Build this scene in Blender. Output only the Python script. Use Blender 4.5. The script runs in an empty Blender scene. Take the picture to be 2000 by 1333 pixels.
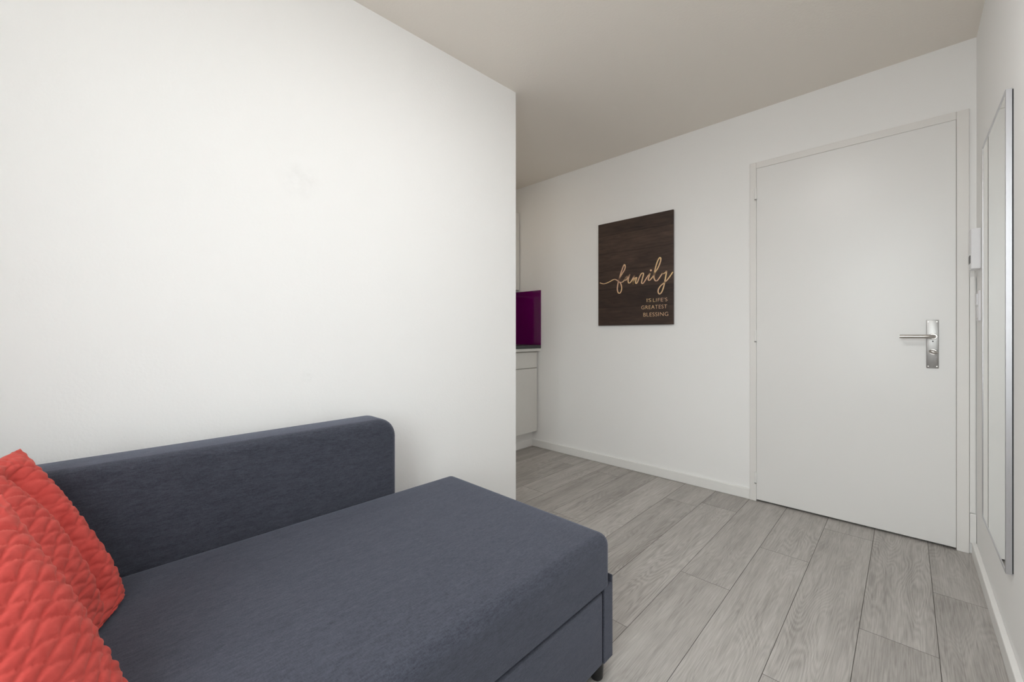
import bpy, bmesh, math, random
import numpy as np
from mathutils import Vector, Matrix, noise
R = math.radians
sc = bpy.context.scene
C = sc.collection

# ------------------------------------------------------------------ camera, sky, exposure
CAM_H = 1.02
cam_d = bpy.data.cameras.new('camera')
cam = bpy.data.objects.new('camera', cam_d)
C.objects.link(cam)
cam_d.sensor_width = 36.0
cam_d.lens = 805.5 / 2000 * 36.0
cam_d.shift_y = -0.0063
cam_d.clip_start = 0.02
cam.location = (0, 0, CAM_H)
cam.rotation_euler = (R(90), 0, R(43.72))
sc.camera = cam

sc.view_settings.view_transform = 'Standard'
sc.view_settings.look = 'None'
sc.view_settings.gamma = 1.0
sc.view_settings.use_curve_mapping = False
sc.view_settings.exposure = 0.04
try:
    sc.cycles.diffuse_bounces = 10
    sc.cycles.max_bounces = 16
except Exception:
    pass

world = bpy.data.worlds.new('overcast_sky')
sc.world = world
world.use_nodes = True
bg = world.node_tree.nodes['Background']
# overcast sky above the horizon, duller ground below it
wt_ = world.node_tree
_g = wt_.nodes.new('ShaderNodeTexCoord')
_s = wt_.nodes.new('ShaderNodeSeparateXYZ')
_r = wt_.nodes.new('ShaderNodeValToRGB')
_r.color_ramp.elements[0].position = 0.47
_r.color_ramp.elements[0].color = (0.36, 0.365, 0.37, 1)
_r.color_ramp.elements[1].position = 0.53
_r.color_ramp.elements[1].color = (0.93, 0.97, 1.0, 1)
_m = wt_.nodes.new('ShaderNodeMath'); _m.operation = 'MULTIPLY_ADD'
_m.inputs[1].default_value = 0.5; _m.inputs[2].default_value = 0.5
wt_.links.new(_g.outputs['Generated'], _s.inputs[0])
wt_.links.new(_s.outputs[2], _m.inputs[0])
wt_.links.new(_m.outputs[0], _r.inputs[0])
wt_.links.new(_r.outputs[0], bg.inputs['Color'])
bg.inputs['Strength'].default_value = 12.8

# room numbers (metres)
H = 2.40                    # ceiling
YD = 2.87                   # wall with the door
XR = 0.235                  # right wall
YB = -0.62                  # window wall behind the camera
WX0, WX1, WZ0, WZ1 = -0.58, 0.20, 0.72, 2.25      # window opening

# daylight enters through the window opening: a portal guides the sky light
pd = bpy.data.lights.new('window_daylight', 'AREA')
pd.shape = 'RECTANGLE'
pd.size = WX1 - WX0
pd.size_y = WZ1 - WZ0
pd.cycles.is_portal = True
po = bpy.data.objects.new('window_daylight', pd)
C.objects.link(po)
po.location = ((WX0 + WX1) / 2, YB - 0.10, (WZ0 + WZ1) / 2)
po.rotation_euler = (R(90), 0, 0)

# ------------------------------------------------------------------ helpers
def tag(o, label=None, cat=None, group=None, kind=None):
    if label: o['label'] = label
    if cat: o['category'] = cat
    if group: o['group'] = group
    if kind: o['kind'] = kind
    return o

def empty(name, loc=(0, 0, 0), **kw):
    o = bpy.data.objects.new(name, None)
    o.empty_display_size = 0.1
    C.objects.link(o)
    o.location = loc
    return tag(o, **kw)

def link(name, bm, mat, parent=None, smooth=False, **kw):
    """one mesh object; vertices are given in world metres"""
    me = bpy.data.meshes.new(name)
    bmesh.ops.recalc_face_normals(bm, faces=bm.faces[:])
    bm.to_mesh(me)
    bm.free()
    o = bpy.data.objects.new(name, me)
    C.objects.link(o)
    for m in (mat if isinstance(mat, (list, tuple)) else [mat]):
        me.materials.append(m)
    if smooth:
        for p in me.polygons:
            p.use_smooth = True
        try:
            me.set_sharp_from_angle(angle=R(40))
        except Exception:
            pass
    if parent is not None:
        o.parent = parent
        w = Vector((0, 0, 0)); q = parent
        while q is not None:
            w += q.location; q = q.parent
        o.location = -w
        c = o
    return tag(o, **kw)

def box(bm, x0, x1, y0, y1, z0, z1, bev=0.0, seg=2, mi=0):
    g = bmesh.ops.create_cube(bm, size=1.0)
    vs = g['verts']
    for v in vs:
        v.co = Vector(((x0 + x1) / 2 + v.co.x * (x1 - x0), (y0 + y1) / 2 + v.co.y * (y1 - y0), (z0 + z1) / 2 + v.co.z * (z1 - z0)))
    fs = list({f for v in vs for f in v.link_faces})
    for f in fs: f.material_index = mi
    if bev > 0:
        es = list({e for v in vs for e in v.link_edges})
        bmesh.ops.bevel(bm, geom=es, offset=bev, segments=seg, profile=0.5, affect='EDGES')
    return bm

def cyl(bm, p0, p1, r0, r1=None, n=24, caps=True):
    r1 = r0 if r1 is None else r1
    p0 = Vector(p0); p1 = Vector(p1)
    d = (p1 - p0).normalized()
    a = d.orthogonal().normalized(); b = d.cross(a)
    A = [bm.verts.new(p0 + (a * math.cos(2 * math.pi * i / n) + b * math.sin(2 * math.pi * i / n)) * r0) for i in range(n)]
    B = [bm.verts.new(p1 + (a * math.cos(2 * math.pi * i / n) + b * math.sin(2 * math.pi * i / n)) * r1) for i in range(n)]
    for i in range(n):
        bm.faces.new((A[i], A[(i + 1) % n], B[(i + 1) % n], B[i]))
    if caps:
        bm.faces.new(A[::-1]); bm.faces.new(B)
    return bm

def tube(bm, pts, r, n=8, closed=False):
    pts = [Vector(p) for p in pts]
    rings = []
    for i, p in enumerate(pts):
        t = (pts[min(i + 1, len(pts) - 1)] - pts[max(i - 1, 0)]).normalized()
        a = t.cross(Vector((0, 0, 1)))
        if a.length < 1e-4: a = t.cross(Vector((0, 1, 0)))
        a.normalize(); b = t.cross(a)
        rings.append([bm.verts.new(p + (a * math.cos(2 * math.pi * k / n) + b * math.sin(2 * math.pi * k / n)) * r) for k in range(n)])
    for A, B in zip(rings, rings[1:]):
        for k in range(n):
            bm.faces.new((A[k], A[(k + 1) % n], B[(k + 1) % n], B[k]))
    bm.faces.new(rings[0][::-1]); bm.faces.new(rings[-1])
    return bm

def prism(bm, poly, z0, z1):
    A = [bm.verts.new((x, y, z0)) for x, y in poly]
    B = [bm.verts.new((x, y, z1)) for x, y in poly]
    n = len(poly)
    bm.faces.new(A[::-1]); bm.faces.new(B)
    for i in range(n):
        bm.faces.new((A[i], A[(i + 1) % n], B[(i + 1) % n], B[i]))
    return bm

def catmull(pts, k=8):
    P = [Vector(p) for p in pts]
    P = [P[0] * 2 - P[1]] + P + [P[-1] * 2 - P[-2]]
    out = []
    for i in range(1, len(P) - 2):
        p0, p1, p2, p3 = P[i - 1:i + 3]
        for s in range(k):
            t = s / k
            out.append(0.5 * ((2 * p1) + (p2 - p0) * t + (2 * p0 - 5 * p1 + 4 * p2 - p3) * t * t + (3 * p1 - p0 - 3 * p2 + p3) * t ** 3))
    out.append(P[-2])
    return out

# ------------------------------------------------------------------ materials
class NT:
    def __init__(self, name):
        self.m = bpy.data.materials.new(name)
        self.m.use_nodes = True
        self.t = self.m.node_tree
        self.b = self.t.nodes['Principled BSDF']
    def n(self, typ, **kw):
        x = self.t.nodes.new(typ)
        for k, v in kw.items():
            if k.startswith('i_'):
                key = k[2:]
                x.inputs[int(key) if key.isdigit() else key.replace('_', ' ')].default_value = v
            else:
                setattr(x, k, v)
        return x
    def l(self, a, b):
        self.t.links.new(a, b)
    def math(self, op, a, b=None, c=None):
        x = self.n('ShaderNodeMath', operation=op)
        for i, v in enumerate((a, b, c)):
            if v is None: continue
            if isinstance(v, (int, float)): x.inputs[i].default_value = v
            else: self.l(v, x.inputs[i])
        return x.outputs[0]
    def mix(self, fac, a, b, blend='MIX'):
        x = self.n('ShaderNodeMix', data_type='RGBA', blend_type=blend)
        for s, v in ((x.inputs[0], fac), (x.inputs[6], a), (x.inputs[7], b)):
            if isinstance(v, (int, float)): s.default_value = v
            elif isinstance(v, tuple): s.default_value = v if len(v) == 4 else (*v, 1)
            else: self.l(v, s)
        return x.outputs[2]
    def noise(self, vec, scale, detail=2.0, rough=0.5, dist=0.0):
        x = self.n('ShaderNodeTexNoise')
        x.inputs['Scale'].default_value = scale
        x.inputs['Detail'].default_value = detail
        x.inputs['Roughness'].default_value = rough
        x.inputs['Distortion'].default_value = dist
        if vec is not None: self.l(vec, x.inputs['Vector'])
        return x.outputs['Fac']
    def pos(self):
        return self.n('ShaderNodeNewGeometry').outputs['Position']
    def scale(self, vec, s, loc=(0, 0, 0)):
        x = self.n('ShaderNodeMapping')
        x.inputs['Scale'].default_value = s
        x.inputs['Location'].default_value = loc
        self.l(vec, x.inputs['Vector'])
        return x.outputs[0]
    def ramp(self, fac, stops):
        x = self.n('ShaderNodeValToRGB')
        e = x.color_ramp.elements
        while len(e) < len(stops): e.new(0.5)
        for k, (p, c) in enumerate(stops):
            e[k].position = p
            e[k].color = c if len(c) == 4 else (*c, 1)
        self.l(fac, x.inputs[0])
        return x.outputs[0]
    def bump(self, h, strength=0.2, dist=0.002):
        x = self.n('ShaderNodeBump')
        x.inputs['Strength'].default_value = strength
        x.inputs['Distance'].default_value = dist
        self.l(h, x.inputs['Height'])
        self.l(x.outputs[0], self.b.inputs['Normal'])
    def base(self, v):
        if isinstance(v, tuple): self.b.inputs['Base Color'].default_value = (*v[:3], 1)
        else: self.l(v, self.b.inputs['Base Color'])
        return self
    def rough(self, v): self.b.inputs['Roughness'].default_value = v; return self
    def metal(self, v): self.b.inputs['Metallic'].default_value = v; return self
    def spec(self, v): self.b.inputs['Specular IOR Level'].default_value = v; return self

def paint(name, col, rough=0.9, bumps=0.25, scale=170.0, smudges=()):
    m = NT(name); m.rough(rough).spec(0.25)
    p = m.pos()
    f = m.noise(p, scale, 3.0, 0.55)
    f2 = m.noise(p, 2.3, 2.0)
    v = m.mix(m.math('MULTIPLY', f2, 0.10), col, tuple(c * 0.93 for c in col))
    for (x, y, z, r, k) in smudges:                      # worn marks on the paint
        d = m.n('ShaderNodeVectorMath', operation='DISTANCE')
        m.l(p, d.inputs[0]); d.inputs[1].default_value = (x, y, z)
        g = m.math('SUBTRACT', 1.0, m.math('DIVIDE', d.outputs['Value'], r))
        g = m.math('MAXIMUM', g, 0.0)
        nz = m.math('MAXIMUM', m.math('SUBTRACT', m.noise(p, 1.6 / r, 4.0, 0.65), 0.38), 0.0)
        v = m.mix(m.math('MINIMUM', m.math('MULTIPLY', m.math('MULTIPLY', g, nz), k), 1.0), v, (0.50, 0.49, 0.48))
    m.base(v)
    m.bump(f, bumps, 0.0015)
    return m.m

def plain(name, col, rough=0.5, metal=0.0, spec=0.5, var=0.0, scale=30.0):
    m = NT(name); m.rough(rough).metal(metal).spec(spec)
    f = m.noise(m.pos(), scale, 2.0)
    m.base(m.mix(f, tuple(c * (1 - var) for c in col), tuple(min(1, c * (1 + var)) for c in col)))
    return m.m

M_wall = paint('white_wall_paint', (0.89, 0.89, 0.885))
M_wall_left = paint('white_partition_paint', (0.89, 0.89, 0.885), bumps=0.35, scale=120,
                    smudges=((-1.655, 0.57, 1.60, 0.085, 0.6), (-1.655, 0.60, 0.86, 0.03, 0.5)))
M_ceil = paint('ceiling_paint', (0.83, 0.785, 0.725), bumps=0.5, scale=90)
M_trim = plain('white_trim_lacquer', (0.82, 0.815, 0.80), 0.45, var=0.02)
M_door = plain('white_door_lacquer', (0.80, 0.795, 0.785), 0.32, var=0.012, scale=3)
M_frame = plain('door_frame_lacquer', (0.80, 0.785, 0.765), 0.4, var=0.012, scale=3)
M_dark = plain('dark_gap', (0.02, 0.02, 0.02), 0.9)
M_plastic = plain('white_plastic', (0.80, 0.80, 0.82), 0.35, var=0.01)
M_cab = plain('cabinet_laminate', (0.74, 0.73, 0.70), 0.35, var=0.02)
M_cabin = plain('cabinet_carcass', (0.62, 0.60, 0.57), 0.5, var=0.02)
M_top = plain('dark_worktop', (0.045, 0.048, 0.05), 0.38, var=0.45, scale=140)
M_black = plain('black_plastic', (0.012, 0.012, 0.013), 0.35)

def brushed(name, col, rough, stretch):
    m = NT(name); m.metal(1.0)
    p = m.scale(m.pos(), stretch)
    f = m.noise(p, 60.0, 3.0)
    m.base(m.mix(f, tuple(c * 0.9 for c in col), col))
    m.l(m.math('ADD', m.math('MULTIPLY', f, 0.14), rough), m.b.inputs['Roughness'])
    m.bump(f, 0.12, 0.0005)
    return m.m
M_steel = brushed('brushed_steel', (0.56, 0.53, 0.50), 0.26, (1, 1, 14))
M_plate = brushed('worn_steel_plate', (0.40, 0.39, 0.38), 0.33, (1, 1, 14))
M_alu = brushed('brushed_aluminium', (0.60, 0.60, 0.625), 0.24, (30, 30, 1))
mm = NT('mirror_silver'); mm.metal(1.0).rough(0.0)
mm.base(mm.mix(mm.noise(mm.pos(), 2.0), (0.86, 0.88, 0.86), (0.87, 0.89, 0.87)))
M_mirror = mm.m
g = NT('magenta_glass'); g.rough(0.06).spec(0.6)
g.base(g.mix(g.noise(g.pos(), 3.0), (0.125, 0.001, 0.092), (0.14, 0.001, 0.105)))
M_magenta = g.m

def window_glass():
    m = NT('window_glass')
    nt = m.t
    tr = m.n('ShaderNodeBsdfTransparent'); tr.inputs[0].default_value = (0.96, 0.97, 0.96, 1)
    gl = m.n('ShaderNodeBsdfGlossy'); gl.inputs['Roughness'].default_value = 0.0
    mx = m.n('ShaderNodeMixShader'); mx.inputs[0].default_value = 0.06
    m.l(tr.outputs[0], mx.inputs[1]); m.l(gl.outputs[0], mx.inputs[2])
    m.l(mx.outputs[0], nt.nodes['Material Output'].inputs['Surface'])
    return m.m
M_glass = window_glass()

def fabric(name, c0, c1):
    m = NT(name); m.rough(0.95).spec(0.15)
    p = m.pos()
    melange = m.noise(m.scale(p, (1.0, 0.28, 1.6)), 260.0, 2.0, 0.6)
    melange2 = m.noise(m.scale(p, (0.35, 1.0, 1.0)), 420.0, 1.0, 0.6)
    slub = m.noise(m.scale(p, (1, 0.22, 1)), 70.0, 3.0, 0.6)
    f = m.math('ADD', m.math('MULTIPLY', melange, 0.45), m.math('ADD', m.math('MULTIPLY', melange2, 0.3), m.math('MULTIPLY', slub, 0.25)))
    m.base(m.ramp(f, [(0.28, c0), (0.72, c1)]))
    m.b.inputs['Sheen Weight'].default_value = 0.25
    m.b.inputs['Sheen Roughness'].default_value = 0.5
    m.b.inputs['Sheen Tint'].default_value = (0.75, 0.8, 1.0, 1)
    m.bump(m.math('ADD', melange, m.math('MULTIPLY', melange2, 0.7)), 0.45, 0.0008)
    return m.m
M_sofa = fabric('charcoal_blue_fabric', (0.0235, 0.0262, 0.0362), (0.072, 0.077, 0.0995))

def velvet():
    m = NT('coral_red_velvet'); m.rough(0.85).spec(0.15)
    p = m.pos()
    f = m.noise(p, 35.0, 3.0, 0.6)
    m.base(m.ramp(f, [(0.3, (0.47, 0.057, 0.049)), (0.7, (0.58, 0.085, 0.073))]))
    m.b.inputs['Sheen Weight'].default_value = 0.3
    m.b.inputs['Sheen Roughness'].default_value = 0.4
    m.b.inputs['Sheen Tint'].default_value = (1.0, 0.55, 0.45, 1)
    m.bump(m.noise(p, 900.0, 1.0), 0.15, 0.0005)
    return m.m
M_velvet = velvet()

def laminate():
    m = NT('grey_oak_laminate'); m.rough(0.5).spec(0.35)
    p = m.pos()
    a = m.n('ShaderNodeAttribute', attribute_name='plank')
    sep = m.n('ShaderNodeSeparateColor'); m.l(a.outputs['Color'], sep.inputs[0])
    r, gch = sep.outputs[0], sep.outputs[1]
    off = m.n('ShaderNodeCombineXYZ')
    m.l(m.math('MULTIPLY', r, 37.0), off.inputs[0]); m.l(m.math('MULTIPLY', gch, 53.0), off.inputs[1]); m.l(m.math('MULTIPLY', r, 11.0), off.inputs[2])
    ad = m.n('ShaderNodeVectorMath', operation='ADD'); m.l(p, ad.inputs[0]); m.l(off.outputs[0], ad.inputs[1])
    q = ad.outputs[0]
    # cathedral figure: contour lines of a field stretched along the board
    field = m.noise(m.scale(q, (1.0, 0.13, 1.0)), 8.5, 2.0, 0.5, 0.15)
    wob = m.noise(m.scale(q, (1.0, 0.10, 1.0)), 60.0, 2.0)
    rings = m.math('SINE', m.math('ADD', m.math('MULTIPLY', field, 190.0), m.math('MULTIPLY', wob, 2.2)))
    rings = m.math('ADD', m.math('MULTIPLY', rings, 0.5), 0.5)
    ringmask = m.noise(m.scale(q, (1.0, 0.3, 1.0)), 3.2, 2.0)
    ringmask = m.ramp(ringmask, [(0.38, (0.15, 0.15, 0.15)), (0.62, (1, 1, 1))])
    fibre = m.noise(m.scale(q, (1.0, 0.022, 1.0)), 420.0, 3.0, 0.65)
    streak = m.noise(m.scale(q, (1.0, 0.06, 1.0)), 26.0, 3.0, 0.6)
    blot = m.noise(m.scale(q, (1.0, 0.35, 1.0)), 8.0, 3.0, 0.6)
    t = m.math('MULTIPLY', m.math('MULTIPLY', m.math('SUBTRACT', rings, 0.5), ringmask), 0.20)
    t = m.math('ADD', t, m.math('MULTIPLY', m.math('SUBTRACT', fibre, 0.5), 0.95))
    t = m.math('ADD', t, m.math('MULTIPLY', m.math('SUBTRACT', streak, 0.5), 0.66))
    t = m.math('ADD', t, m.math('MULTIPLY', m.math('SUBTRACT', blot, 0.5), 0.42))
    t = m.math('ADD', t, m.math('MULTIPLY', m.math('SUBTRACT', gch, 0.5), 0.16))
    t = m.math('ADD', t, 0.5)
    col = m.ramp(t, [(0.12, (0.235, 0.218, 0.203)), (0.5, (0.398, 0.378, 0.357)), (0.9, (0.545, 0.522, 0.50))])
    m.base(col)
    m.bump(m.math('ADD', fibre, m.math('MULTIPLY', rings, 0.4)), 0.10, 0.0006)
    return m.m
M_floor = laminate()

def print_wood():
    m = NT('printed_dark_wood'); m.rough(0.42).spec(0.4)
    p = m.pos()
    sep = m.n('ShaderNodeSeparateXYZ'); m.l(p, sep.inputs[0])
    u = m.math('DIVIDE', m.math('SUBTRACT', sep.outputs[2], 1.091), 0.802)       # 0 bottom .. 1 top
    k = m.math('MULTIPLY', u, 5.7)
    idx = m.math('FLOOR', k)
    fr = m.math('FRACT', k)
    off = m.n('ShaderNodeCombineXYZ'); m.l(m.math('MULTIPLY', idx, 7.3), off.inputs[0]); m.l(m.math('MULTIPLY', idx, 3.1), off.inputs[1])
    ad = m.n('ShaderNodeVectorMath', operation='ADD'); m.l(p, ad.inputs[0]); m.l(off.outputs[0], ad.inputs[1])
    grain = m.noise(m.scale(ad.outputs[0], (0.10, 1.0, 1.0)), 85.0, 4.0, 0.65)
    figure = m.noise(m.scale(ad.outputs[0], (0.3, 1.0, 1.0)), 14.0, 3.0, 0.6, 0.6)
    tone = m.noise(off.outputs[0], 1.7, 0.0)
    f = m.math('ADD', m.math('MULTIPLY', grain, 0.45), m.math('ADD', m.math('MULTIPLY', figure, 0.35), m.math('MULTIPLY', tone, 0.25)))
    col = m.ramp(f, [(0.30, (0.016, 0.011, 0.010)), (0.53, (0.052, 0.032, 0.025)), (0.76, (0.105, 0.066, 0.050))])
    edge = m.math('MINIMUM', fr, m.math('SUBTRACT', 1.0, fr))
    seam = m.ramp(edge, [(0.0, (0.5, 0.5, 0.5)), (0.035, (1, 1, 1))])
    m.base(m.mix(1.0, col, seam, 'MULTIPLY'))
    return m.m
M_print = print_wood()
gd = NT('printed_gold_lettering'); gd.rough(0.4).spec(0.4)
gd.base(gd.ramp(gd.noise(gd.scale(gd.pos(), (1, 1, 1)), 16.0, 2.0), [(0.35, (0.74, 0.47, 0.32)), (0.62, (0.84, 0.60, 0.30))]))
M_gold = gd.m

# ------------------------------------------------------------------ the room
XL = lambda y: -1.609 - (1.714 - y) * 0.0426      # the left partition runs slightly out of square
YE = 1.714                                         # its free end
bm = bmesh.new()
prism(bm, [(XL(YE), YE), (XL(YB), YB), (XL(YB) - 0.12, YB), (XL(YE) - 0.10, YE)], 0, H)
link('wall_left', bm, M_wall_left, kind='structure')
bm = bmesh.new(); box(bm, -3.12, XL(YE) - 0.10, 1.60, 1.70, 0, H)
link('wall_niche', bm, M_wall, kind='structure')
bm = bmesh.new(); box(bm, -3.12, -3.02, 1.70, YD + 0.1, 0, H)
link('wall_kitchen', bm, M_wall, kind='structure')
# wall with the door: a recess holds the door leaf
DX0, DX1, DZ1 = -0.700, 0.212, 2.074
bm = bmesh.new()
box(bm, -3.02, DX0, YD, YD + 0.10, 0, H)
box(bm, DX1, XR + 0.1, YD, YD + 0.10, 0, H)
box(bm, DX0, DX1, YD, YD + 0.10, DZ1, H)
box(bm, DX0, DX1, YD + 0.08, YD + 0.10, 0, DZ1)
bmesh.ops.remove_doubles(bm, verts=bm.verts[:], dist=1e-5)
link('wall_back', bm, M_wall, kind='structure')
bm = bmesh.new(); box(bm, XR, XR + 0.1, YB, YD, 0, H)
link('wall_right', bm, M_wall, kind='structure')
bm = bmesh.new()
xl = XL(YB) - 0.12
box(bm, xl, WX0, YB - 0.12, YB, 0, H); box(bm, WX1, XR + 0.1, YB - 0.12, YB, 0, H)
box(bm, WX0, WX1, YB - 0.12, YB, 0, WZ0); box(bm, WX0, WX1, YB - 0.12, YB, WZ1, H)
bmesh.ops.remove_doubles(bm, verts=bm.verts[:], dist=1e-5)
link('wall_window', bm, M_wall, kind='structure')
bm = bmesh.new(); box(bm, -3.12, XR + 0.1, YB - 0.12, YD + 0.1, H, H + 0.1)
link('ceiling', bm, M_ceil, kind='structure')

# window behind the camera
win = empty('window_1', ((WX0 + WX1) / 2, YB - 0.08, WZ0), kind='structure')
bm = bmesh.new()
t = 0.05
for (a, b, c, d) in ((WX0, WX1, WZ0, WZ0 + t), (WX0, WX1, WZ1 - t, WZ1), (WX0, WX0 + t, WZ0 + t, WZ1 - t), (WX1 - t, WX1, WZ0 + t, WZ1 - t),
                     ((WX0 + WX1) / 2 - t / 2, (WX0 + WX1) / 2 + t / 2, WZ0 + t, WZ1 - t)):
    box(bm, a, b, YB - 0.09, YB - 0.03, c, d, 0.004)
link('window_frame', bm, M_trim, win)
bm = bmesh.new()
box(bm, WX0 + t, WX1 - t, YB - 0.062, YB - 0.058, WZ0 + t, WZ1 - t)
link('window_pane', bm, M_glass, win)

# flush ceiling lamps, both out of view; the kitchen one is added fill light
def ceiling_lamp(x, y, r, col, power, label):
    lamp = empty('ceiling_lamp', (x, y, H), label=label, cat='lamp')
    em = NT('lamp_opal_glass'); em.base((0.9, 0.9, 0.88))
    em.b.inputs['Emission Color'].default_value = (*col, 1)
    em.b.inputs['Emission Strength'].default_value = power
    bm = bmesh.new()
    prof = [(r * math.cos(R(a)), H - 0.022 - 0.10 * r * math.sin(R(a))) for a in range(0, 91, 9)]
    rg = [[bm.verts.new((x + q * math.cos(2 * math.pi * k / 40), y + q * math.sin(2 * math.pi * k / 40), z)) for k in range(40)] for q, z in prof[:-1]]
    tip = bm.verts.new((x, y, prof[-1][1]))
    for A, B in zip(rg, rg[1:]):
        for k in range(40): bm.faces.new((A[k], A[(k + 1) % 40], B[(k + 1) % 40], B[k]))
    for k in range(40): bm.faces.new((rg[-1][k], rg[-1][(k + 1) % 40], tip))
    link('lamp_shade', bm, em.m, lamp, smooth=True)
    bm = bmesh.new(); cyl(bm, (x, y, H - 0.0215), (x, y, H), r + 0.008, n=48)
    link('lamp_base', bm, M_trim, lamp, smooth=True)
ceiling_lamp(-0.45, 0.90, 0.17, (1.0, 0.99, 0.98), 37.0, 'round white flush lamp on the ceiling above the sofa')
ceiling_lamp(-2.30, 2.10, 0.12, (1.0, 0.80, 0.58), 8.0, 'added unseen round fill lamp on the kitchen ceiling behind the partition')  # added to brighten and warm the kitchen corner, no lamp known there

# floor: individual boards with a fine bevelled groove, one mesh
random.seed(4)
W = 0.1945; X0 = -0.3135
joints = {0: 1.416, -1: 2.25, -2: 1.787, -3: 1.315, 1: 1.868, 2: 2.330}
bm = bmesh.new()
lay = bm.loops.layers.color.new('plank')
L = 1.285; gp = 0.0009; dp = 0.0016
i = -16
while X0 + i * W < XR + 0.1:
    xa, xb = X0 + i * W, X0 + (i + 1) * W
    xa_, xb_ = max(xa, -3.1), min(xb, XR + 0.1)
    if xb_ - xa_ > 0.004:
        j = joints.get(i, joints[[0, -1, -2, -3, 1, 2][i % 6]] + 0.137 * i)
        y = j - math.ceil((j - (YB - 0.1)) / L) * L
        while y < YD + 0.1:
            ya, yb = max(y, YB - 0.1), min(y + L, YD + 0.1)
            if yb - ya > 0.003:
                col = (random.random(), random.random(), random.random(), 1)
                o_ = [(xa_, ya), (xb_, ya), (xb_, yb), (xa_, yb)]
                n_ = [(xa_ + gp, ya + gp), (xb_ - gp, ya + gp), (xb_ - gp, yb - gp), (xa_ + gp, yb - gp)]
                vo = [bm.verts.new((x, y_, -dp)) for x, y_ in o_]
                vi = [bm.verts.new((x, y_, 0)) for x, y_ in n_]
                fs = [bm.faces.new(vi)] + [bm.faces.new((vo[k], vo[(k + 1) % 4], vi[(k + 1) % 4], vi[k])) for k in range(4)]
                for k, f in enumerate(fs):
                    f.material_index = 0 if k == 0 else 1
                    for lp in f.loops: lp[lay] = col
            y += L
    i += 1
bmesh.ops.remove_doubles(bm, verts=bm.verts[:], dist=1e-6)
sv = [bm.verts.new(p) for p in ((-3.12, YB - 0.12, -0.05), (XR + 0.1, YB - 0.12, -0.05), (XR + 0.1, YD + 0.1, -0.05), (-3.12, YD + 0.1, -0.05))]
f = bm.faces.new(sv[::-1]); f.material_index = 1
M_groove = plain('board_edge', (0.13, 0.118, 0.105), 0.7, var=0.1)
link('floor', bm, [M_floor, M_groove], kind='structure')

# baseboards
def baseboard(name, bm):
    return link(name, bm, M_trim, kind='structure')
bm = bmesh.new(); box(bm, -2.486, DX0, YD - 0.013, YD, 0, 0.066, 0.004)
for x in (-2.00, -1.60, -0.98, -0.80):             # small nail heads
    cyl(bm, (x, YD - 0.0138, 0.043), (x, YD - 0.012, 0.043), 0.003, n=10)
baseboard('baseboard_back', bm)
bm = bmesh.new(); box(bm, XR - 0.017, XR, YB, YD - 0.03, 0, 0.062, 0.004)
baseboard('baseboard_right', bm)

# ------------------------------------------------------------------ door
door = empty('door_1', ((DX0 + DX1) / 2, YD, 0), kind='structure')
JL, JR, JT = -0.664, 0.171, 2.036                 # inner edges of the frame
yf = YD - 0.014
bm = bmesh.new()
def jamb(bm, x0, x1, z0, z1):
    box(bm, x0, x1, yf, YD + 0.079, z0, z1, 0.003)
jamb(bm, DX0, JL, 0, DZ1); jamb(bm, JR, DX1, 0, DZ1); jamb(bm, JL, JR, JT, DZ1)
link('door_frame', bm, M_frame, door)
bm = bmesh.new(); box(bm, JL + 0.0008, JR - 0.0010, YD - 0.012, YD + 0.028, 0.0115, JT - 0.0006, 0.0014)
leaf = link('door_leaf', bm, M_door, door)
for zc in (1.881, 1.012, 0.147):
    b2 = bmesh.new()
    xh = JL - 0.003
    cyl(b2, (xh, yf - 0.004, zc - 0.032), (xh, yf - 0.004, zc + 0.032), 0.0058, n=16)
    box(b2, xh - 0.0095, xh + 0.010, yf - 0.0015, yf + 0.004, zc - 0.033, zc + 0.033)
    hg = link('hinge', b2, M_trim, door, smooth=True)
    b3 = bmesh.new()
    cyl(b3, (xh, yf - 0.004, zc - 0.0375), (xh, yf - 0.004, zc - 0.032), 0.0052, 0.0058, n=16)
    hp = link('hinge_pin', b3, M_plate, door, smooth=True, label='steel hinge pin end')
    hp.parent = hg; hp.location = (0, 0, 0)
yd = YD - 0.012                                    # face of the leaf
bm = bmesh.new(); box(bm, 0.070, 0.1125, yd - 0.007, yd, 0.857, 1.091, 0.0022)
link('handle_plate', bm, M_plate, door, smooth=True, label='long worn steel backplate')
bm = bmesh.new()
hz, hx = 1.0105, 0.094
cyl(bm, (hx, yd - 0.006, hz), (hx, yd - 0.016, hz), 0.0155, 0.0135)
pts = [(hx, yd - 0.010, hz), (hx, yd - 0.034, hz), (hx - 0.003, yd - 0.044, hz), (hx - 0.012, yd - 0.050, hz), (hx - 0.03, yd - 0.051, hz), (-0.024, yd - 0.051, hz)]
pts = [Vector(p) for p in pts]
tube(bm, pts, 0.0088, n=20)
link('handle_lever', bm, M_steel, door, smooth=True, label='brushed steel lever handle')
bm = bmesh.new()
kx, kz = 0.0935, 0.936
cyl(bm, (kx, yd - 0.006, kz), (kx, yd - 0.012, kz), 0.0135, 0.0125)
n0 = len(bm.verts)
g = bmesh.ops.create_uvsphere(bm, u_segments=24, v_segments=14, radius=1.0)
ca, sa = math.cos(R(18)), math.sin(R(18))
for v in g['verts']:
    x, y, z = v.co.x * 0.0165, v.co.y * 0.010, v.co.z * 0.0085
    v.co = Vector((kx + x * ca - z * -sa, yd - 0.020 + y, kz - x * sa + z * ca))
link('thumb_turn', bm, M_steel, door, smooth=True, label='oval steel thumb turn')
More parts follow.
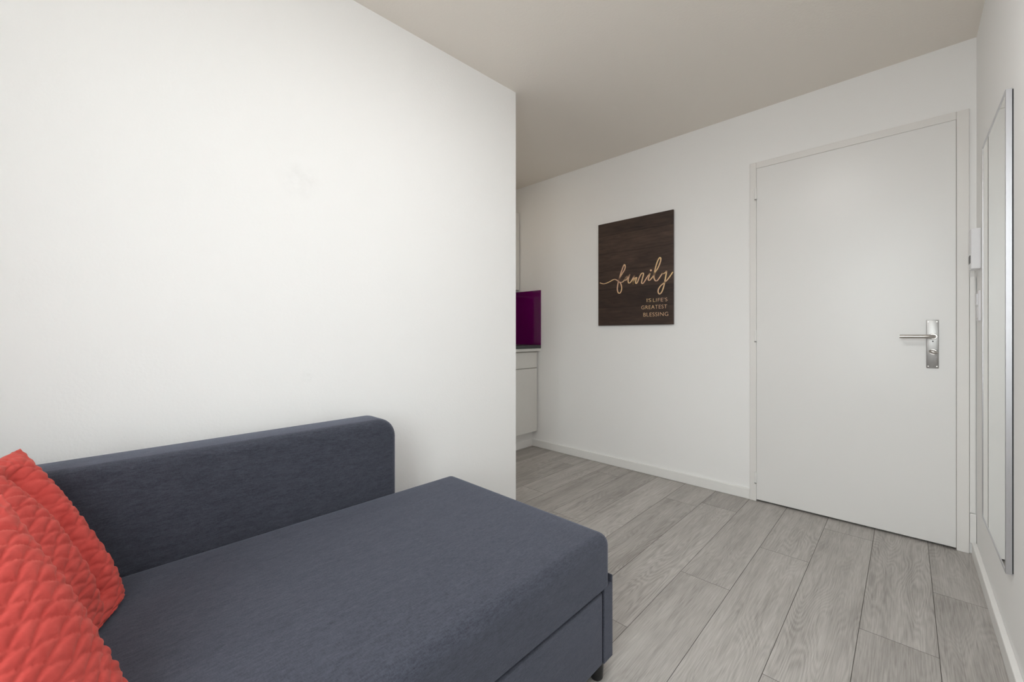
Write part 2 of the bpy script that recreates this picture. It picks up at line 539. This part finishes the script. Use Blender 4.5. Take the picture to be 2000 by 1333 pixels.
for (x, z) in ((0.0765, 0.866), (0.106, 0.866), (0.0765, 1.082), (0.106, 1.082)):
    bm = bmesh.new()
    cyl(bm, (x, yd - 0.0066, z), (x, yd - 0.0082, z), 0.0032, 0.0026, n=14)
    link('plate_screw', bm, M_steel, door, smooth=True)
bm = bmesh.new(); cyl(bm, (0.0925, yd - 0.0062, 0.987), (0.0925, yd - 0.0074, 0.987), 0.003, n=14)
link('key_hole', bm, M_dark, door, label='small dark screw hole')

# ------------------------------------------------------------------ wall picture
XA, XB, ZA, ZB = -1.776, -1.1735, 1.091, 1.893
ypf = YD - 0.018
pic = empty('wall_picture', ((XA + XB) / 2, YD, ZA), label='dark wood-look wall picture with golden family lettering beside the door', cat='picture')
bm = bmesh.new(); box(bm, XA, XB, ypf, YD - 0.0015, ZA, ZB, 0.0012, 1)
link('picture_panel', bm, M_print, pic)
# handwriting: strokes measured on the picture's own plane
F, Y0P, YAW = 805.5, 653.9, R(43.72)
fw = (-math.sin(YAW), math.cos(YAW)); rt = (math.cos(YAW), math.sin(YAW))
def on_plane(px, py, Y):
    k = (px - 1000) / F
    dx, dy = fw[0] + rt[0] * k, fw[1] + rt[1] * k
    s = Y / dy
    return dx * s, CAM_H - (py - Y0P) / F * s
c1 = lambda x, y: on_plane(1165 + x / 15.69, 495 + y / 15.69, ypf)
c2 = lambda x, y: on_plane(1240 + x / 15.69, 495 + y / 15.69, ypf)
s1 = [c1(*p) for p in ((105, 905), (160, 926), (230, 936), (310, 915), (420, 865), (500, 818), (565, 802), (630, 828), (680, 870), (730, 890), (790, 885), (840, 845),
      (890, 770), (945, 705), (905, 735), (872, 800), (895, 828), (940, 785), (985, 715), (1025, 650), (998, 720), (972, 820), (982, 905), (1020, 908), (1070, 855), (1120, 765), (1165, 672))]
s1b = [c1(*p) for p in ((1165, 672), (1142, 790), (1117, 945), (1135, 870), (1180, 775), (1222, 742), (1236, 760))] + \
      [c2(*p) for p in ((52, 770), (30, 840), (24, 905), (45, 928), (80, 885), (130, 760), (190, 640), (240, 605), (265, 640), (235, 760), (207, 880), (217, 925), (250, 922),
       (300, 855), (380, 725), (470, 607))]
s1c = [c2(*p) for p in ((470, 607), (440, 700), (412, 790), (425, 828), (462, 822), (530, 745), (590, 650), (612, 540), (650, 380), (705, 225), (762, 132), (795, 165), (778, 275), (705, 455),
       (625, 580), (586, 690), (592, 775), (632, 842), (682, 840), (740, 770), (800, 680), (870, 578))]
s1d = [c2(*p) for p in ((870, 578), (858, 615), (900, 618), (975, 540))]
s1e = [c2(*p) for p in ((975, 540), (958, 650), (930, 800), (890, 1000), (832, 1170), (762, 1250), (716, 1200), (722, 1108), (785, 1005), (885, 915), (985, 825), (1080, 700), (1165, 572))]
s2 = [c1(*p) for p in ((685, 830), (730, 670), (790, 490), (850, 352), (882, 400), (862, 500), (792, 620), (722, 740), (676, 860), (650, 990), (641, 1110), (665, 1205), (712, 1225), (757, 1160), (773, 1060), (752, 950), (712, 893))]
bm = bmesh.new()
def ribbon(bm, pts2, w):
    P = catmull([(x, 0, z) for x, z in pts2], 8)
    Lr = []
    for i, p in enumerate(P):
        t = (P[min(i + 1, len(P) - 1)] - P[max(i - 1, 0)]).normalized()
        nrm = Vector((-t.z, 0, t.x))
        ww = w * (0.75 + 0.5 * abs(t.z))           # pen pressure
        Lr.append((p + nrm * ww, p - nrm * ww))
    vv = [[(bm.verts.new((q.x, ypf - 0.0009, q.z)), bm.verts.new((q.x, ypf - 0.0001, q.z))) for q in pr] for pr in Lr]
    for (a, b), (c, d) in zip(vv, vv[1:]):
        bm.faces.new((a[0], b[0], d[0], c[0]))
        bm.faces.new((a[0], c[0], c[1], a[1])); bm.faces.new((b[0], b[1], d[1], d[0]))
for s in (s1, s1b, s1c, s1d, s1e, s2):
    ribbon(bm, s, 0.0036)
dx, dz = c2(492, 525)
cyl(bm, (dx, ypf - 0.0001, dz), (dx, ypf - 0.001, dz), 0.0075, n=16)
link('lettering', bm, M_gold, pic, label='golden handwritten word family')
def words(txt, px0, px1, pyb, cap):
    cu = bpy.data.curves.new('text', 'FONT'); cu.body = txt; cu.space_character = 1.08
    cu.offset = -0.012
    ob = bpy.data.objects.new('text', cu); C.objects.link(ob)
    dg = bpy.context.evaluated_depsgraph_get()
    me = bpy.data.meshes.new_from_object(ob.evaluated_get(dg), depsgraph=dg)
    bpy.data.objects.remove(ob)
    x0, z0 = on_plane(px0, pyb, ypf); x1, _ = on_plane(px1, pyb, ypf)
    xs = [v.co.x for v in me.vertices]; ys = [v.co.y for v in me.vertices]
    mn, mx, h0, h1 = min(xs), max(xs), min(ys), max(ys)
    b = bmesh.new(); b.from_mesh(me); bpy.data.meshes.remove(me)
    for v in b.verts:
        v.co = Vector((x0 + (v.co.x - mn) / (mx - mn) * (x1 - x0), ypf - 0.0008, z0 + (v.co.y - h0) / (h1 - h0) * cap))
    e = bmesh.ops.extrude_face_region(b, geom=b.faces[:])
    for v in e['geom']:
        if isinstance(v, bmesh.types.BMVert): v.co.y = ypf - 0.0001
    return link('lettering', b, M_gold, pic, label='small golden capitals reading ' + txt)
words("IS", 1263.3, 1271.8, 590.5, 0.0250)
words("LIFE'S", 1275.6, 1303.5, 590.1, 0.0255)
words("GREATEST", 1252.7, 1303.0, 604.6, 0.0265)
words("BLESSING", 1256.6, 1305.2, 618.8, 0.0275)

# ------------------------------------------------------------------ mirror on the right wall
mx0 = XR - 0.0165
MY0, MY1, MZ0, MZ1 = 1.953, 2.492, 0.289, 1.770
mir = empty('wall_mirror', (XR, (MY0 + MY1) / 2, MZ0), label='tall narrow wall mirror in a slim silver frame, right of the door', cat='mirror')
bm = bmesh.new()
fwid = 0.009
for (a, b, c, d) in ((MY0, MY0 + fwid, MZ0, MZ1), (MY1 - fwid, MY1, MZ0, MZ1), (MY0 + fwid, MY1 - fwid, MZ0, MZ0 + fwid), (MY0 + fwid, MY1 - fwid, MZ1 - fwid, MZ1)):
    box(bm, mx0, XR - 0.0025, a, b, c, d, 0.001, 1)
link('mirror_frame', bm, M_alu, mir)
bm = bmesh.new(); box(bm, mx0 + 0.0015, XR - 0.004, MY0 + 0.006, MY1 - 0.006, MZ0 + 0.006, MZ1 - 0.006)
link('mirror_glass', bm, M_mirror, mir)
bm = bmesh.new(); box(bm, XR - 0.003, XR, MY0 + 0.003, MY1 - 0.003, MZ0 + 0.003, MZ1 - 0.003)
link('mirror_backing', bm, M_dark, mir, label='dark backing board')

# ------------------------------------------------------------------ intercom, switch, cable duct
ic = empty('intercom', (XR, 2.73, 1.308), label='small white intercom box with its cable, in the corner above the light switch', cat='intercom')
bm = bmesh.new(); box(bm, XR - 0.031, XR, 2.700, 2.775, 1.308, 1.487, 0.004)
body = link('housing', bm, M_plastic, ic)
bm = bmesh.new(); box(bm, XR - 0.033, XR - 0.030, 2.712, 2.762, 1.335, 1.37, 0.001, 1)
link('button', bm, M_black, ic, label='dark button')
bm = bmesh.new()
tube(bm, catmull([(XR - 0.012, 2.776, 1.335), (XR - 0.010, 2.80, 1.325), (XR - 0.008, 2.83, 1.31), (XR - 0.006, 2.850, 1.27), (XR - 0.006, 2.855, 1.20)], 6), 0.0022, n=8)
link('cable', bm, M_trim, ic)
sw = empty('light_switch', (XR, 2.75, 1.08), label='slim white switch plate with a rocker, below the intercom box', cat='switch')
bm = bmesh.new(); box(bm, XR - 0.008, XR, 2.708, 2.788, 1.080, 1.212, 0.002)
link('switch_plate', bm, M_plastic, sw)
bm = bmesh.new(); box(bm, XR - 0.0125, XR - 0.007, 2.722, 2.774, 1.150, 1.200, 0.0015)
link('rocker', bm, M_plastic, sw)
bm = bmesh.new(); box(bm, XR - 0.0095, XR - 0.007, 2.722, 2.774, 1.092, 1.142, 0.001, 1)
for zz in (1.108, 1.126):
    cyl(bm, (XR - 0.0092, 2.748, zz), (XR - 0.0100, 2.748, zz), 0.003, n=10)
link('socket_insert', bm, M_plastic, sw)
duct = empty('cable_duct', (XR - 0.012, YD, 0), label='narrow white cable duct standing in the corner between door frame and right wall', cat='cable duct')
bm = bmesh.new(); box(bm, DX1 + 0.001, XR - 0.003, YD - 0.012, YD, 0.192, 1.29, 0.002)
link('duct_cover', bm, M_trim, duct)
bm = bmesh.new(); box(bm, DX1 + 0.001, XR - 0.001, YD - 0.016, YD, 0.050, 0.188, 0.003)
link('duct_foot', bm, M_trim, duct)

# ------------------------------------------------------------------ kitchen corner
XF = -2.418                                       # front of the doors
KY0, KY1 = 2.22, YD - 0.010
base = empty('base_cabinet', (XF, KY0, 0), label='white base cabinet under the dark worktop in the kitchen corner', cat='cabinet')
bm = bmesh.new()
box(bm, -3.0195, XF - 0.020, KY0, KY1, 0.145, 0.872)
link('carcass', bm, M_cabin, base)
bm = bmesh.new(); box(bm, XF - 0.019, XF, KY0 + 0.002, KY1 - 0.004, 0.148, 0.7175, 0.0015)
link('door', bm, M_cab, base)
bm = bmesh.new(); box(bm, XF - 0.019, XF, KY0 + 0.002, KY1 - 0.004, 0.7225, 0.862, 0.0015)
link('drawer', bm, M_cab, base)
bm = bmesh.new(); box(bm, -2.52, -2.487, KY0, YD - 0.001, 0, 0.145)
box(bm, -2.487, -2.477, KY0, YD - 0.012, 0, 0.066, 0.003)
link('plinth', bm, M_trim, base)
wt = empty('worktop', (-2.7, KY0, 0.875), label='dark grey worktop with pale underside strip in the kitchen corner', cat='worktop')
bm = bmesh.new(); box(bm, -3.019, -2.382, KY0 - 0.02, YD - 0.001, 0.896, 0.925, 0.002)
link('slab', bm, M_top, wt)
bm = bmesh.new(); box(bm, -3.019, -2.388, KY0 - 0.02, YD - 0.001, 0.8725, 0.896)
link('edge_strip', bm, M_cab, wt, label='pale strip under the slab')
sp = empty('splashback', (-2.7, YD, 0.926), label='glossy magenta glass splashback above the worktop', cat='splashback')
bm = bmesh.new(); box(bm, -3.012, -2.381, YD - 0.007, YD - 0.0005, 0.9265, 1.421, 0.0008, 1)
link('side_panel', bm, M_magenta, sp)
bm = bmesh.new(); box(bm, -3.0195, -3.012, KY0, YD - 0.0075, 0.9265, 1.421, 0.0008, 1)
link('rear_panel', bm, M_magenta, sp)
up = empty('wall_cabinet', (-2.64, KY0, 1.436), label='white wall cabinet high in the kitchen corner, partly hidden by the partition', cat='cabinet')
bm = bmesh.new(); box(bm, -3.019, -2.655, KY0, KY1, 1.437, 2.165)
link('carcass', bm, M_cabin, up)
bm = bmesh.new(); box(bm, -2.654, -2.636, KY0 + 0.002, KY1 - 0.003, 1.437, 2.165, 0.0015)
link('door', bm, M_cab, up)

# ------------------------------------------------------------------ sofa
SX0, SX1, SY0, SY1 = -1.400, -0.635, -0.58, 1.100
ZS = 0.430
sofa = empty('sofa', (-1.0, 0.3, 0), label='low charcoal blue fabric chaise sofa with one backrest along the left wall', cat='sofa')
def rounded_box(bm, x0, x1, y0, y1, z0, z1, r, seg=8, nx=14, ny=26, crown=0.0, rb=None):
    """box with round edges on an even grid; the top may swell slightly"""
    def ticks(a, b, n):
        e = [a + r * (1 - math.cos(R(90 * k / seg))) for k in range(seg)]
        return e + [a + r + (b - a - 2 * r) * k / n for k in range(n + 1)] + [a + b - q for q in e[::-1]]
    T = [ticks(x0, x1, nx), ticks(y0, y1, ny), ticks(z0, z1, 3)]
    lo = (x0 + r, y0 + r, z0 + r); hi = (x1 - r, y1 - r, z1 - r)
    N = [len(t) - 1 for t in T]
    V = {}
    def vert(i, j, k):
        if (i, j, k) not in V:
            p = Vector((T[0][i], T[1][j], T[2][k]))
            c = Vector([min(max(p[q], lo[q]), hi[q]) for q in range(3)])
            d = p - c
            # blend the flat tick position onto the round edge
            if d.length > 1e-9:
                p = c + d.normalized() * r
            if crown and p.z > (z0 + z1) / 2:
                sx = (2 * p.x - x0 - x1) / (x1 - x0); sy = (2 * p.y - y0 - y1) / (y1 - y0)
                p.z += crown * max(0, 1 - sx ** 4) * max(0, 1 - sy ** 4)
            V[i, j, k] = bm.verts.new(p)
        return V[i, j, k]
    for ax in range(3):
        u, v = [q for q in range(3) if q != ax]
        for side in (0, N[ax]):
            for a in range(N[u]):
                for b in range(N[v]):
                    idx = []
                    for da, db in ((0, 0), (1, 0), (1, 1), (0, 1)):
                        q = [0, 0, 0]; q[ax] = side; q[u] = a + da; q[v] = b + db
                        idx.append(vert(*q))
                    if len(set(idx)) == 4: bm.faces.new(idx)
    return bm
bm = bmesh.new()
rounded_box(bm, SX0, SX1 + 0.001, SY0, SY1 - 0.005, 0.200, ZS, 0.034, crown=0.006)
cut = bmesh.ops.bisect_plane(bm, geom=bm.verts[:] + bm.edges[:] + bm.faces[:], plane_co=(0, 0, 0.280), plane_no=(0, 0, -1), clear_outer=True)
bmesh.ops.edgeloop_fill(bm, edges=[e for e in cut['geom_cut'] if isinstance(e, bmesh.types.BMEdge)])
link('seat', bm, M_sofa, sofa, smooth=True)
GY, GZ = 1.052, 0.279                              # drawer opening in the front
bm = bmesh.new()
box(bm, SX0, SX1 - 0.03, SY0, SY1 - 0.004, 0.060, 0.279)
box(bm, SX0, SX1, SY1 - 0.0045, SY1, 0.060, 0.302, 0.002)
box(bm, SX1 - 0.03, SX1, GY, SY1, 0.060, 0.2795, 0.002)
link('frame', bm, M_sofa, sofa)
bm = bmesh.new(); box(bm, SX1 - 0.026, SX1 - 0.001, SY0 + 0.02, GY - 0.006, 0.062, GZ - 0.008, 0.006, 3)
link('drawer', bm, M_sofa, sofa, smooth=True)
# backrest: vertical slab with rounded upper end
def backrest():
    bm = bmesh.new()
    x0, x1, ya, yb, z0, z1, rc, re = -1.540, -1.398, -0.58, 0.833, 0.060, 0.706, 0.072, 0.028
    out = [(ya, z0), (yb, z0)]
    nrm = [(-1, 0), (1, 0)]
    for k in range(13):
        a = R(90 * k / 12)
        out.append((yb - rc + rc * math.cos(a), z1 - rc + rc * math.sin(a))); nrm.append((math.cos(a), math.sin(a)))
    out.append((ya, z1)); nrm.append((-1, 1))
    prof = [(re * (1 - math.sin(R(90 * k / 6))), x0 + re - re * math.cos(R(90 * k / 6))) for k in range(7)]
    prof += [(re * (1 - math.cos(R(90 * k / 6))), x1 - re + re * math.sin(R(90 * k / 6))) for k in range(7)]
    rings = [[bm.verts.new((x, y - ny * ins, z - nz * ins)) for (y, z), (ny, nz) in zip(out, nrm)] for ins, x in prof]
    n = len(out)
    for A, B in zip(rings, rings[1:]):
        for k in range(n):
            bm.faces.new((A[k], A[(k + 1) % n], B[(k + 1) % n], B[k]))
    bm.faces.new(rings[0]); bm.faces.new(rings[-1][::-1])
    return bm
link('backrest', backrest(), M_sofa, sofa, smooth=True)
for (x, y) in ((-0.667, 1.062), (-1.36, 1.062), (-0.667, -0.54), (-1.36, -0.54)):
    bm = bmesh.new()
    cyl(bm, (x, y, 0.004), (x, y, 0.062), 0.0185, 0.0215, n=28)
    cyl(bm, (x, y, 0.0), (x, y, 0.004), 0.0165, 0.0185, n=28)
    link('leg', bm, M_black, sofa, smooth=True, label='short black round foot')
bm = bmesh.new()
cyl(bm, (-0.700, 1.005, 0.019), (-0.676, 1.005, 0.019), 0.019, n=24)
box(bm, -0.71, -0.70, 0.985, 1.025, 0.01, 0.061); 
link('caster', bm, M_black, sofa, smooth=True, label='black drawer caster')

# ------------------------------------------------------------------ cushions
def quilt(u, v, p=0.0158, w=0.054):
    """wavy quilting: overlapping rounded cells; returns height 0..1"""
    A = p * 0.66
    k = math.floor((v - A) / p) - 1
    prev = None
    for kk in range(k, k + 5):
        du = ((u / w + (0.5 if kk % 2 else 0.0)) + 0.5) % 1.0 - 0.5
        top = kk * p + A * (1 - (2 * du) ** 2)
        if v <= top:
            dt = top - v
            db = (v - prev) if prev is not None else 0.01
            return (1 - math.exp(-dt / 0.0022)) * (1 - math.exp(-max(db, 0) / 0.0045)) 
        prev = top
    return 0.0

def cushion(name, tip, S, yaw, tilt, roll, T, seed, label, group, valley=None, zmin=0.434, thick_bias=0.0):
    N = 190
    psi, th = R(yaw), R(tilt)
    nh = Vector((math.sin(psi), math.cos(psi), 0))
    U = Vector((-math.cos(psi), math.sin(psi), 0))
    V = Vector((0, 0, 1)) * math.cos(th) - nh * math.sin(th)
    Nn = nh * math.cos(th) + Vector((0, 0, 1)) * math.sin(th)
    U, V = U * math.cos(R(roll)) + V * math.sin(R(roll)), V * math.cos(R(roll)) - U * math.sin(R(roll))
    c = Vector(tip) - (U + V) * (S / 2)
    bm = bmesh.new()
    lin = np.sin(np.linspace(-1, 1, N + 1) * math.pi / 2 * 0.86) / math.sin(math.pi / 2 * 0.86)
    sides = {}
    for sgn in (1, -1):
        P = [[None] * (N + 1) for _ in range(N + 1)]
        for i, a in enumerate(lin):
            for j, b in enumerate(lin):
                uu = S / 2 * a * (1 - 0.03 * (1 - b * b))
                vv = S / 2 * b * (1 - 0.05 * (1 - a * a))
                if b < 0:                             # lower corners are pushed in by the seat
                    cf = 1 - 0.11 * abs(a) ** 5 * b ** 4
                    uu *= cf; vv *= cf
                e = max(0.0, (1 - a * a) * (1 - b * b))
                w = T * (e ** 0.42)
                w *= (1 - 0.20 * b) * (1 + 0.10 * noise.noise(Vector((uu * 9 + seed, vv * 9, sgn * 3))))
                if valley and sgn > 0:
                    for (u0, v0, u1, v1, wd, dp) in valley:
                        tt = max(0, min(1, ((uu - u0) * (u1 - u0) + (vv - v0) * (v1 - v0)) / ((u1 - u0) ** 2 + (v1 - v0) ** 2)))
                        d = math.hypot(uu - u0 - tt * (u1 - u0), vv - v0 - tt * (v1 - v0))
                        w -= dp * math.exp(-(d / wd) ** 2) * min(1, e * 4)
                P[i][j] = (uu, vv, w * sgn)
        G = np.array(P, dtype=float)
        du = np.gradient(G, axis=0); dv = np.gradient(G, axis=1)
        nn = np.cross(du, dv) * sgn
        ln = np.linalg.norm(nn, axis=2, keepdims=True); ln[ln < 1e-9] = 1
        nn = nn / ln
        # arc-length-like coordinates so the cells do not stretch over the bulge
        su = np.concatenate([np.zeros((1, N + 1)), np.cumsum(np.linalg.norm(np.diff(G, axis=0), axis=2), axis=0)], axis=0)
        sv_ = np.concatenate([np.zeros((N + 1, 1)), np.cumsum(np.linalg.norm(np.diff(G, axis=1), axis=2), axis=1)], axis=1)
        su -= su[N // 2:N // 2 + 1, :]; sv_ -= sv_[:, N // 2:N // 2 + 1]
        VT = {}
        for i, a in enumerate(lin):
            for j, b in enumerate(lin):
                uu, vv = su[i, j], sv_[i, j]
                wob = Vector((uu * 16 + seed * 2.1, vv * 16, 5.0 * sgn))
                du_ = 0.013 * noise.noise(wob); dv_ = 0.010 * noise.noise(wob + Vector((31, 7, 0)))
                q = quilt(uu + du_, vv + dv_)
                e = max(0.0, (1 - a * a) * (1 - b * b))
                edge = min(1.0, e * 9)
                h = 0.0050 * (q - 0.2) * edge
                # gathers along the seams
                ea = max(0.0, (abs(a) - 0.80) / 0.2); eb = max(0.0, (abs(b) - 0.80) / 0.2)
                h += 0.0016 * ea * (1 - ea * 0.5) * math.sin(vv * 330 + 3 * noise.noise(Vector((vv * 40, seed, 1))))
                h += 0.0016 * eb * (1 - eb * 0.5) * math.sin(uu * 330 + 3 * noise.noise(Vector((uu * 40, seed, 2))))
                p = Vector(G[i, j]) + Vector(nn[i, j]) * (h * (1 if e > 1e-6 else 0))
                x = c + U * p.x + V * p.y + Nn * p.z
                if x.z < zmin + 0.035:                # rests on the seat, squashed and spread
                    d_ = zmin + 0.035 - x.z
                    x.z = zmin + 0.035 * math.exp(-d_ / 0.035)
                    x += nh * (0.16 * d_ * sgn) + Vector((-U.x, -U.y, 0)) * (0.25 * d_ * max(0, a) ** 3)
                VT[i, j] = x
        sides[sgn] = VT
    grid = {}
    for sgn in (1, -1):
        for (i, j), x in sides[sgn].items():
            if i in (0, N) or j in (0, N):
                if (i, j) not in grid: grid[i, j] = bm.verts.new(x)
                grid[i, j, sgn] = grid[i, j]
            else:
                grid[i, j, sgn] = bm.verts.new(x)
    for sgn in (1, -1):
        for i in range(N):
            for j in range(N):
                q = (grid[i, j, sgn], grid[i + 1, j, sgn], grid[i + 1, j + 1, sgn], grid[i, j + 1, sgn])
                bm.faces.new(q if sgn > 0 else q[::-1])
    o = link(name, bm, M_velvet, label=label, cat='cushion', group=group)
    for p in o.data.polygons: p.use_smooth = True
    return o
cushion('cushion', (-1.366, -0.090, 0.776), 0.42, 32, 24, 4, 0.088, 1.0,
        'coral red quilted cushion against the sofa backrest, behind the nearer cushion', 'red quilted cushions on the sofa',
        valley=[(0.13, 0.16, 0.11, -0.12, 0.024, 0.026)])
cushion('cushion', (-0.995, -0.084, 0.776), 0.43, 50, 26, 6, 0.102, 9.0,
        'coral red quilted cushion nearest the camera, leaning in front of the other', 'red quilted cushions on the sofa')
